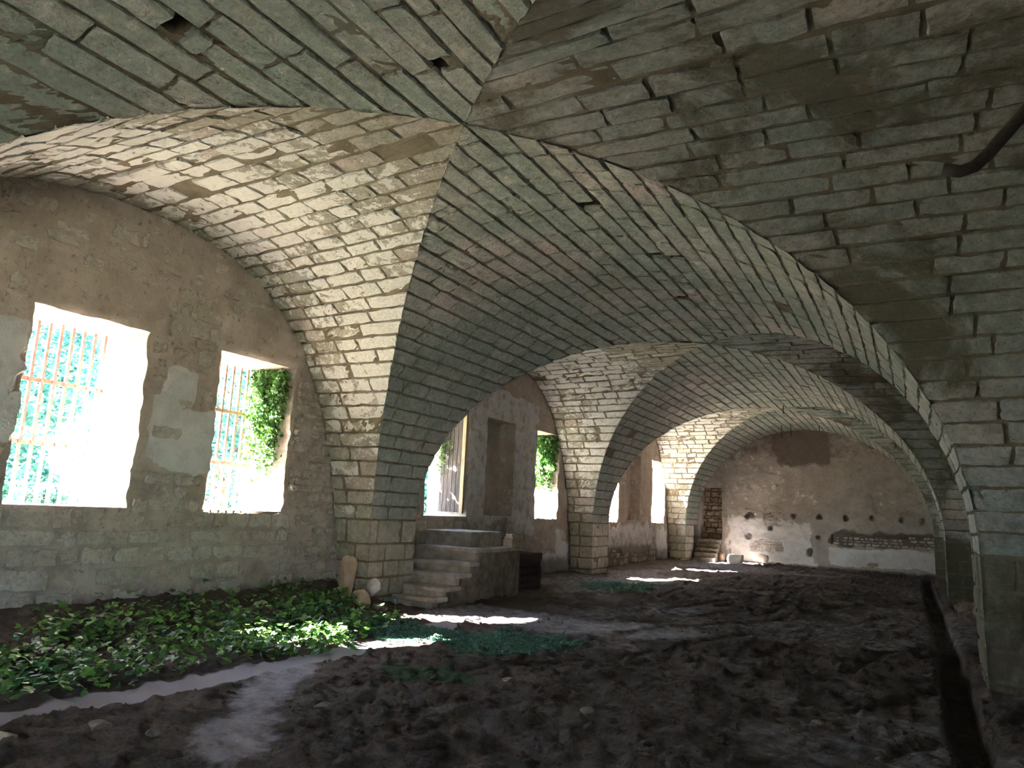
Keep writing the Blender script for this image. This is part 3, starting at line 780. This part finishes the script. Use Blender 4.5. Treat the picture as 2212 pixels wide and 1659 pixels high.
def floor_z(X, Y, fine=True):
    X = np.asarray(X, float); Y = np.asarray(Y, float)
    z = (fbm(X*0.5, Y*0.5, 3, 1.)-0.5)*0.08
    # bank of earth along the window wall of the first bay
    z = z+0.30*(1-sstep(X, UWL-0.1, -6.6))*(1-sstep(Y, 8.9, 9.6))*sstep(Y, -4, 0)
    z = z+0.05*(1-sstep(X, UWL, -7.2))
    ru = (fbm(X*2.6, Y*2.0, 5, 2.)-0.5)
    cl = np.maximum(0, fbm(X*9, Y*9, 5, 5.)-0.50)
    pm = path_sheen_mask(X, Y)
    z = z+(ru*0.10+cl*0.22)*(1-0.85*pm)-0.015*pm
    # wheel ruts and furrows running across the earth
    s = (X*0.62+Y*0.78)
    rut = (1-sstep(np.abs(((X*0.93-Y*0.36+0.15*np.sin(Y*1.3)) % 0.9)-0.45), 0.04, 0.12))*sstep(fbm(X*.7, Y*.7, 2, 8.), .42, .55)
    z = z-0.045*rut*sstep(Y, 4.5, 6.5)*sstep(X, -5, -4)
    # drain trench at the foot of the right-hand piers
    tc = 0.33-0.05*sstep(Y, 12, 27)+(fbm(Y*0.8, Y*0+2, 3)-0.5)*0.12
    tw_ = 0.10+0.03*(fbm(Y*1.7, Y*0, 2)-.5)
    tr = 1-sstep(np.abs(X-tc)+(fbm(X*6, Y*6, 3)-0.5)*0.05, tw_, tw_+0.05)
    z = z-0.17*tr*sstep(Y, 1.0, 2.5)*(1-sstep(Y, 27.0, 27.6))
    z = z+0.03*sstep(X, 0.5, 0.6)
    if fine: z = z+(fbm(X*22, Y*22, 3, 6.)-0.5)*0.03*(1-0.7*pm)
    return z
us = [-8.3]
while us[-1] < 1.35: us.append(us[-1]+0.026)
vv = [VB-0.1]
while vv[-1] < 29.0:
    v_ = vv[-1]; vv.append(v_+(0.25 if v_ < 1.5 else 0.022+0.008*max(0, v_-3)))
X, Y = np.meshgrid(np.array(us), np.array(vv), indexing='ij')
Z = floor_z(X, Y)
idx = np.arange(X.size).reshape(X.shape)
Q = np.stack([idx[:-1, :-1], idx[1:, :-1], idx[1:, 1:], idx[:-1, 1:]], -1).reshape(-1, 4)
At = np.stack([path_sheen_mask(X, Y), moss_mask(X, Y), 0*X], -1)
link('floor', np_mesh('floor', np.stack([X, Y, Z], -1), Q, [FLOORM], None, At.reshape(-1, 3)), kind='structure')
n = 9000; cx = rng.uniform(-7.0, 1.1, n); cyy = 2.4+11*rng.random(n)**1.7
kp = (path_sheen_mask(cx, cyy) < 0.35+0.25*rng.random(n)) & (np.abs(cx-0.33) > .25) & (fbm(cx*1.5, cyy*1.5, 3, 12.) > 0.44)
cx, cyy = cx[kp], cyy[kp]; n = len(cx)
oc = np.array([(1, 0, 0), (0, 1, 0), (-1, 0, 0), (0, -1, 0), (0, 0, 1), (0, 0, -1)], float)
sz = 0.006+0.024*rng.random(n)**3
V = (oc[None]*(1+rng.normal(0, .3, (n, 6, 1)))+rng.normal(0, .15, (n, 6, 3)))*sz[:, None, None]*np.array([1, 1, .7])+np.stack([cx, cyy, floor_z(cx, cyy)+sz*.2], -1)[:, None]
tri = np.array([(0, 1, 4), (1, 2, 4), (2, 3, 4), (3, 0, 4), (1, 0, 5), (2, 1, 5), (3, 2, 5), (0, 3, 5)])
o = link('soil_crumbs', np_mesh('soil_crumbs', V, np.zeros((0, 4), int), [FLOORM], None, np.zeros((n*6, 3)), tris=(tri[None]+(np.arange(n)*6)[:, None, None]).reshape(-1, 3), smooth=False), kind='stuff')
o['label'] = 'small dark crumbs of soil scattered over the earth floor'; o['category'] = 'soil'
def fz(x, y): return float(floor_z(np.array([x]), np.array([y]))[0])

# ------------------------------------------------------------------ leaves
LEAF = np.array([(0, 0, 0), (0.42, 0.05, 0.04), (0.55, 0.42, 0.0), (0.22, 0.55, 0.05), (0.0, 1.0, -0.06), (-0.22, 0.55, 0.05), (-0.55, 0.42, 0.0), (-0.42, 0.05, 0.04)])
def leaves(P, size, tilt=0.6, seed=0, up=None, tone=None, azim=None):
    """quads/tris of small lobed leaves at points P"""
    r = np.random.default_rng(seed); n = len(P)
    s = size*r.uniform(0.6, 1.3, n); az = r.uniform(0, 2*PI, n); ti = r.normal(0, tilt, n) if azim is None else r.normal(1.2, 0.35, n)
    ro = r.normal(0, 0.5, n)
    v = LEAF[None]*s[:, None, None]; v = v-np.array([0, .5, 0])*s[:, None, None]
    x, y, z = v[..., 0], v[..., 1], v[..., 2]
    c, sn = np.cos(ro)[:, None], np.sin(ro)[:, None]; x, z = x*c+z*sn, -x*sn+z*c
    c, sn = np.cos(ti)[:, None], np.sin(ti)[:, None]; y, z = y*c-z*sn, y*sn+z*c
    c, sn = np.cos(az)[:, None], np.sin(az)[:, None]; x, y = x*c-y*sn, x*sn+y*c
    V = np.stack([x, y, z], -1)+P[:, None, :]
    b = (np.arange(n)*8)[:, None]
    Q = np.concatenate([b+np.array([[0, 1, 2, 3]]), b+np.array([[0, 3, 4, 5]]), b+np.array([[0, 5, 6, 7]])])
    a = np.zeros((n, 8, 3)); a[..., 0] = (r.random(n)**1.6 if tone is None else tone)[:, None]
    return V.reshape(-1, 3), Q, a.reshape(-1, 3)
def stems_mesh(pts_list, r_, mb=None):
    mb = mb or MB()
    for pts in pts_list: mb.tube(pts, r_, 4)
    return mb
# ivy bed on the bank under the barred windows
n = 11000; gx = rng.uniform(-8.0, -5.2, n); gy = rng.uniform(1.0, 8.4, n)
edge_ = -6.0+0.12*np.sin(gy*2.1)-0.25*sstep(gy, 7.0, 8.3)+0.35*sstep(gy, 4.5, 6.0)*(1-sstep(gy, 6.3, 7.0))
dens = fbm(gx*1.6, gy*1.6, 3, 4.)
back = 1-sstep(-gx, 7.35, 7.9)
keep = (gx < edge_+0.1*rng.normal(size=n)) & (rng.random(n) < (0.15+0.9*back)*np.clip((dens-0.25)*3, 0.1, 1)) & (gx > -8.05)
gx, gy = gx[keep], gy[keep]
gz = floor_z(gx, gy, False)+0.02+rng.random(len(gx))**1.5*0.17
V, Q, A = leaves(np.stack([gx, gy, gz], -1), 0.075, 0.45, 21)
o = link('ground_ivy', np_mesh('ground_ivy', V, Q, [IVY], None, A, smooth=False), kind='stuff')
o['label'] = 'bed of glossy green ivy on the bank below the barred windows'; o['category'] = 'ivy'
# low mossy growth
for i, ((cx, cy_), (rx, ry)) in enumerate(MOSSZ[:3]):
    n = 16000 if i < 2 else 5000
    t = rng.uniform(0, 2*PI, n); q = np.sqrt(rng.random(n))*1.15
    gx = cx+rx*q*np.cos(t); gy = cy_+ry*q*np.sin(t); m = moss_mask(gx, gy) > rng.uniform(0.35, 0.9, n)
    gx, gy = gx[m], gy[m]; gz = floor_z(gx, gy)+rng.random(len(gx))*0.03
    V, Q, A = leaves(np.stack([gx, gy, gz], -1), 0.022, 0.7, 40+i)
    o = link('ground_moss', np_mesh('ground_moss', V, Q, [MOSS], None, A, smooth=False), kind='stuff')
    o['label'] = ['low green plants between the two sunlit patches at the foot of the near pier', 'mossy green patch in the middle of the floor right of the near sun patches',
                  'bluish green moss patch on the floor before the second left pier'][i]; o['category'] = 'moss'

# ivy hanging inside two of the windows
def hanging_ivy(base, along, drop, n, label, seed, size=0.06, push=0.16):
    """base: top line from base, along = vector of the top edge, drop = max length"""
    r = np.random.default_rng(seed)
    root = empty('hanging_ivy', base, label, 'ivy', None)
    P = []; mb = MB()
    for s in range(26):
        t = r.random(); p = np.array(along)*t; ln_ = drop*(0.25+0.75*r.random())*(1-0.5*abs(t-0.5))
        pts = [p.copy()]
        for i in range(10):
            p = p+np.array([r.normal(0, .02), r.normal(0, .025), -ln_/10]); pts.append(p.copy())
        mb.tube(pts, 0.004, 4)
        for q in pts:
            for _ in range(max(1, n//260)):
                P.append(q+r.normal(0, 0.045, 3))
    mb.build('stem', BARK, root)
    V, Q, A = leaves(np.array(P), size, 0.6, seed+1, azim=True)
    link('foliage', np_mesh('foliage', V, Q, [IVY], None, A, smooth=False), root)
    return root
hanging_ivy((-8.95, 7.60, 3.50), (0.62, 0.0, 0.0), 1.75, 2600, 'ivy hanging over the right jamb of the second barred window', 5)
hanging_ivy((-9.0, 17.08, 3.56), (0.72, 0.0, 0.0), 1.55, 3400, 'ivy hanging from the lintel of the narrow window past the wall recess', 6, 0.075)
hanging_ivy((-8.62, 12.62, 3.4), (-0.3, 0.0, 0.0), 1.5, 700, 'dark ivy edging the old door leaf above the stairs', 9, 0.05)

# ------------------------------------------------------------------ window grilles
def grille(y0, y1, z0, z1, n, crosses, label, up):
    root = empty('window_grille', (up, (y0+y1)/2, z0), label, 'grille', 'rusty iron window grilles')
    w_ = y1-y0; h = z1-z0
    for i in range(n):
        y = -w_/2+w_*(i+0.5)/n
        MB().box(-0.016, 0.016, y-0.016, y+0.016, 0, h).build('vertical_bar', RUST, root)
    for c in crosses:
        MB().box(-0.006, 0.006, -w_/2, w_/2, c-z0-0.026, c-z0+0.026).build('cross_bar', RUST, root)
    return root
grille(3.93, 5.29, 1.36, 3.62, 10, [2.13, 2.87], 'rusty iron bars across the nearest window, at the left edge', -9.02)
grille(6.36, 7.73, 1.36, 3.64, 10, [2.10, 2.88], 'iron bars across the second window, the one with the ivy', -9.02)

# ------------------------------------------------------------------ old door leaf, open against the jamb above the stairs
root = empty('door_leaf', (-8.2, 12.66, 1.50), 'weathered grey-brown plank door leaf standing open above the stairs', 'door')
pw = 0.105
for i in range(5):
    x1_ = -0.10-i*pw
    MB().box(x1_-pw+0.008, x1_, -0.018, 0.014, 0.01*random.random(), 2.02-0.01*i).build('plank', WOOD, root, bevel=0.004)
for zl in (0.25, 1.55): MB().box(-0.62, -0.10, 0.014, 0.04, zl, zl+0.12).build('ledge', WOOD, root)
MB().box(-0.09, 0.0, -0.03, 0.03, -0.02, 2.10).build('frame_post', WOODL, root, bevel=0.004)
MB().tube([(-0.12, -0.02, 1.02), (-0.12, -0.06, 1.04), (-0.12, -0.07, 1.10), (-0.12, -0.06, 1.16), (-0.12, -0.02, 1.18)], 0.009, 6).build('handle', RUST, root)

# ------------------------------------------------------------------ stairs up to the door
stairs = empty('stone_staircase', (-7.4, 11.2, 0), 'worn stone stairs climbing to the landing under the old door', 'stairs')
def P2(l): return [(x+7.4, y-11.2) for x, y in l]
ZT = [0.02, 0.16, 0.31, 0.50, 0.68, 0.90]
VR = [9.62, 9.88, 10.26, 10.58, 10.82]
SK = 0.03
for i in range(5):
    vr = VR[i]; z0, z1 = ZT[i]-0.04, ZT[i+1]
    ul = -7.50 if vr < 10.2 else -8.12
    vl = vr+SK*(-(-6.66-ul))
    vb = (VR[i+1]+0.12 if i < 4 else 12.44)
    if i < 4:
        poly = [(-6.66, vr), (-6.66, vb), (ul, vb), (ul, vl)]
    else:
        poly = [(-6.66, vr), (-6.66, 12.44), (-8.12, 12.44), (-8.12, 10.82)]
    t_ = 0.075 if i < 4 else 0.07
    MB().prism(P2(poly), z1-t_, z1).build('step' if i < 4 else 'landing_slab', STEP, stairs, bevel=0.018, rough=0.02, sub=2)
    inner = [(x-0.06, y+0.03) for x, y in poly[:2]]+[(x, y+0.03) for x, y in poly[2:]]
    MB().prism(P2(inner), z0 if i else -0.2, z1-t_).build('riser', STEP, stairs)
prof_ = [(9.80, -0.2), (9.80, 0.10), (10.02, 0.10), (10.02, 0.25), (10.40, 0.25), (10.40, 0.44), (10.72, 0.44), (10.72, 0.62), (10.95, 0.62), (10.95, 0.85), (12.42, 0.85), (12.42, -0.2)]
nn_ = len(prof_); V_ = [(u_+7.4, y-11.2, z) for u_ in (-7.45, -6.672) for y, z in prof_]
MB().add(V_, [tuple(range(nn_)), tuple(range(nn_, 2*nn_))[::-1]]+[(i, nn_+i, nn_+(i+1) % nn_, (i+1) % nn_) for i in range(nn_)]).build('side_wall', RUBSIDE, stairs)
MB().prism(P2([(-7.05, 11.22), (-7.10, 12.42), (-8.14, 12.42), (-8.14, 11.30)]), 0.88, 1.17).build('upper_step', STEP, stairs, bevel=0.02, sub=2, rough=0.02)

def rock(loc, r, mat, seed, label, cat='stone', name='loose_stone', group=None, rot=(0, 0, 0), sq=0.25):
    rr = np.random.default_rng(seed)
    import bmesh
    bm = bmesh.new(); bmesh.ops.create_icosphere(bm, subdivisions=3, radius=1)
    pl_ = rr.normal(size=(9, 3)); pl_ /= np.linalg.norm(pl_, axis=1)[:, None]; of = rr.uniform(0.55, 0.9, 9)
    for v in bm.verts:
        p = np.array(v.co)
        for q, o_ in zip(pl_, of):
            d = p@q-o_
            if d > 0: p = p-q*d
        p = p*(1+0.06*(vnoise(p[0]*3+seed, p[1]*3, p[2]*3)-0.5))
        v.co = p*np.array(r)
    me = bpy.data.meshes.new(name); bm.to_mesh(me); bm.free(); me.materials.append(mat)
    o = link(name, me); o.location = loc; o.rotation_euler = rot; o['label'] = label; o['category'] = cat
    if group: o['group'] = group
    return o
def brick(loc, s, mat, label, rz=0.0, name='brick'):
    o = MB().box(-s[0]/2, s[0]/2, -s[1]/2, s[1]/2, 0, s[2]).build(name, mat, bevel=0.008, sub=1, rough=0.01)
    o.location = loc; o.rotation_euler = (0, 0, rz); o['label'] = label; o['category'] = 'brick'; return o
brick((-6.82, 12.28, 0.90), (0.20, 0.22, 0.13), BRICK, 'pale block at the far corner of the stair landing, lowest of three', name='stone_block')
brick((-6.83, 12.29, 1.03), (0.17, 0.18, 0.06), BRICK, 'middle brick of the little stack on the landing corner', 0.15)
brick((-6.81, 12.30, 1.09), (0.15, 0.17, 0.055), BRICK, 'topmost brick of the little stack on the landing corner', -0.1)

# stack of pallets beyond the stairs
def pallet():
    root = empty('wooden_pallet', (0, 0, 0), '', 'pallet', 'pallets stacked behind the stairs')
    for i in range(5):
        y = -0.5+i*0.21
        MB().box(-0.42, 0.42, y, y+0.14, 0.118, 0.140).build('deck_board', WOODD, root)
    for y in (-0.45, 0.0, 0.45):
        MB().box(-0.42, 0.42, y-0.05, y+0.05, 0.0, 0.022).build('bottom_board', WOODD, root)
    for x in (-0.37, 0.0, 0.37):
        MB().box(x-0.05, x+0.05, -0.5, 0.5, 0.022, 0.118).build('bearer', WOODD, root)
    return root
p0 = pallet()
plab = ['lowest', 'second lowest', 'middle', 'second highest', 'topmost']
for i in range(5):
    if i == 0: o = p0
    else:
        o = p0.copy(); COL.objects.link(o)
        for ch in list(p0.children):
            c = ch.copy(); COL.objects.link(c); c.parent = o
    o.location = (-7.33+random.uniform(-.02, .02), 13.34+random.uniform(-.02, .02), 0.035+i*0.141)
    o['label'] = '%s dark wooden pallet of the stack behind the stairs' % plab[i]

# ------------------------------------------------------------------ loose stones
rock((-7.62, 8.62, 0.42), (0.17, 0.13, 0.44), ROCK, 3, 'tall buff stone slab leaning in the corner by the near pier', rot=(0.12, 0.10, 0.4), name='leaning_stone')
rock((-7.22, 8.52, 0.20), (0.13, 0.07, 0.19), ROCK, 4, 'small flat buff stone lying against the tall leaning slab', rot=(0.3, -0.4, 0.3))
rock((-7.30, 8.88, 0.32), (0.12, 0.06, 0.16), ROCKW, 5, 'pale pointed stone against the base of the near pier', rot=(0.1, 0.2, 0.2))
for i, (x, y, r_, lab) in enumerate([(-7.10, 8.72, .10, 'brown stone at the foot of the near pier, leftmost of three'), (-6.95, 8.78, .08, 'brown stone at the foot of the near pier, middle of three'),
                                     (-6.80, 8.85, .09, 'flat grey stone at the foot of the near pier, rightmost of three')]):
    rock((x, y, fz(x, y)+0.03), (r_, r_*.8, r_*.55), ROCKD, 10+i, lab)
for i, (px_, x, y, r_, lab) in enumerate([
        ('', -4.90, 3.18, .085, 'dark rounded clod near the timber end at lower left'), ('', -4.05, 4.43, .075, 'dark stone right of the dusty side path'),
        ('', -4.55, 3.35, .05, 'small brown stone left of the side path'), ('', -2.35, 5.65, .06, 'grey-brown flat stone in the earth, lower middle'),
        ('', -1.95, 4.75, .055, 'grey-brown flat stone in the earth at the bottom middle'), ('', -0.28, 6.1, .05, 'small stone chip near the trench'),
        ('', -0.75, 6.6, .05, 'stone left of the trench, in the broken earth'), ('', -3.4, 6.2, .05, 'grey-brown stone beyond the side path, near the moss')]):
    rock((x, y, fz(x, y)+0.01), (r_*1.2, r_, r_*.5), ROCKD if i in (0, 1, 2) else RUBSIDE, 30+i, lab, rot=(0, 0, i))
# rubble behind the nearest right pier
for i in range(14):
    x = 0.74+0.40*random.random(); y = 14.4+1.9*random.random(); z_ = 0.08+0.10*random.random()+0.30*(x-0.7)*(1.2 if y < 15.6 else .6); r_ = random.uniform(.09, .19)
    rock((x, y, z_), (r_, r_*.9, r_*.7), ROCKD if i % 3 else RUBSIDE, 60+i, 'dark stone in the rubble heap behind the nearest right pier', group='rubble behind the nearest right pier', rot=(i, i*.5, i*.3), name='rubble_stone')
# pale lumps at the far wall
rock((-5.75, 27.62, 0.18), (0.34, 0.16, 0.30), ROCKW, 90, 'white sunlit lump of fallen plaster before the end wall', rot=(0.1, 0, 0.2), name='plaster_lump')
rock((-5.0, 28.55, 0.25), (0.24, 0.10, 0.22), ROCKW, 91, 'pale grey stone leaning on the end wall beside the sunlit lump', rot=(0.5, 0, 0.1), name='loose_stone')
rock((-6.45, 28.35, 0.15), (0.12, 0.12, 0.26), ROCK, 92, 'buff stone standing at the right of the far steps', rot=(0, 0.1, 0.1))

# steps to the far doorway
fs = empty('stone_steps', (-7.0, 28.4, 0), 'dark stone steps up to the walled-up doorway in the end wall', 'stairs')
for i in range(5):
    z1 = 0.165*(i+1)
    MB().box(-0.46, 0.42, -0.62+0.22*i, 0.46, z1-0.17 if i else -0.1, z1).build('step', RUBSIDE if i < 4 else STEP, fs, bevel=0.02)

# ------------------------------------------------------------------ iron in the vault
MB().tube([(0.165, 3.0, 2.965), (0.22, 3.0, 2.945), (0.265, 3.0, 2.955), (0.31, 3.0, 2.995), (0.43, 3.0, 3.135), (0.95, 3.0, 3.74), (1.30, 3.0, 4.14)], 0.0235, 14).build('iron_pipe', DARKIRON, smooth=True, label='dark bent iron pipe sticking out of the vault at upper right', category='pipe')
for (x, y, z0, z1, lab) in [(-3.28, 22.6, 4.84, 5.14, 'short iron rod hanging from the far vault, nearest of the four'), (-4.02, 27.2, 4.62, 5.12, 'thin iron rod hanging before the end wall arch, left of the pair'),
                            (-3.68, 27.0, 4.66, 5.14, 'thin iron rod hanging before the end wall arch, right of the pair'), (-2.77, 27.3, 4.88, 5.08, 'stubby iron hook hanging right of the thin rods')]:
    MB().tube([(x, y, z1), (x+0.005, y, (z0+z1)/2), (x, y, z0+0.03), (x+0.02, y, z0)], 0.012, 6).build('hanging_rod', DARKIRON, label=lab, category='rod', group='iron rods hanging from the far vault')
# timber end at the lower left corner
MB().tube([(-5.75, 2.30, 0.075), (-5.3, 2.55, 0.06), (-5.02, 2.72, 0.04)], [0.06, 0.05, 0.02], 8).build('timber', WOODL, smooth=True, label='pale pointed timber lying on the earth at the lower left corner', category='timber')
# grass blades at the pier foot
for i, (x, y, lx, h) in enumerate([(-6.75, 8.75, -0.07, 0.26), (-6.95, 9.45, 0.01, 0.14)]):
    z_ = fz(x, y)
    MB().tube([(x, y, z_), (x+lx*.3, y, z_+h*.6), (x+lx, y, z_+h)], [0.006, 0.005, 0.002], 4).build('grass_blade', MOSS, label=['tall curved grass blade in front of the near pier', 'short upright grass blade by the lowest stair'][i], category='grass')

# ------------------------------------------------------------------ outside: ground, bushes, trees
MB().box(-60, UWL-WT-0.01, -30, 60, 0.2, 1.22).build('outdoor_ground', SOIL, kind='structure')
MB().box(UWR+0.9, 40, -30, 60, -0.6, -0.02).build('outdoor_ground', SOIL, kind='structure')
def tree(x, y, h, r_, n, label, seed, size=0.16, name='tree', z0=1.2, low=0.15):
    r = np.random.default_rng(seed)
    root = empty(name, (x, y, z0), label, name.replace('_', ' ') if name != 'tree' else 'tree')
    mb = MB()
    mb.tube([(0, 0, -0.1), (0.05, 0.03, h*.35), (-0.05, 0.08, h*.7), (0, 0, h*.92)], [r_*.06+.03, r_*.05+.02, r_*.03+.01, 0.01], 7)
    cl = []
    for i in range(26):
        a = r.uniform(0, 2*PI); zz = h*r.uniform(low, 0.95); rr_ = r_*r.uniform(0.3, 0.95)*math.sqrt(max(0.1, 1-((zz/h-0.5)/0.62)**2))
        c = np.array([rr_*math.cos(a), rr_*math.sin(a), zz]); cl.append(c)
        mb.tube([(0, 0, zz*0.7), tuple(c*[.5, .5, .9]), tuple(c)], [0.03, 0.02, 0.006], 4)
    mb.build('trunk', BARK, root)
    P = []
    for c in cl:
        k = n//len(cl); d = r.normal(size=(k, 3)); d /= np.linalg.norm(d, axis=1)[:, None]
        P.append(c+d*(r.uniform(0.6, 1.05, k)**0.5)[:, None]*np.array([r_*.40, r_*.40, r_*.30]))
    V, Q, A = leaves(np.concatenate(P), size, 0.8, seed+1)
    link('foliage', np_mesh('foliage', V, Q, [TREEL], None, A, smooth=False), root)
tree(-10.9, 10.3, 5.2, 1.15, 7000, 'slim tree just outside the doorway above the stairs', 290, 0.15, low=0.35)
TREES = [(-18.5, 8.2, 6.3, 2.2, 'leafy green tree outside the nearest barred window'), (-16.0, 13.2, 5.6, 2.0, 'leafy green tree outside the second barred window'),
         (-24.0, 16.2, 7.6, 2.6, 'tall dark tree farther off beyond the barred windows'), (-19.0, 18.3, 6.3, 1.9, 'bushy tree seen past the ivy in the second window'),
         (-17.0, 24.2, 6.0, 2.2, 'tree outside the doorway above the stairs'), (-22.5, 30, 7.0, 2.8, 'tree outside the window past the recess'),
         (-27.5, 24, 8.5, 3.0, 'large tree in the background beyond the wall')]
for i, (x, y, h, r_, lab) in enumerate(TREES):
    tree(x, y, h, r_, 9000, lab, 300+i, low=0.05)
for i, (x, y, r_) in enumerate([(-10.6, 5.6, .35), (-10.3, 6.6, .3), (-11.5, 9.3, .6), (-12.2, 11.0, .7)]):
    tree(x, y, 0.42 if i < 2 else 1.2, r_, 900, ['low leafy bush just outside the nearest barred window', 'low bush outside between the two barred windows',
         'leafy shrub outside the second barred window, nearer one', 'leafy shrub outside the second barred window, farther one'][i], 400+i, 0.07, 'bush', 1.2)
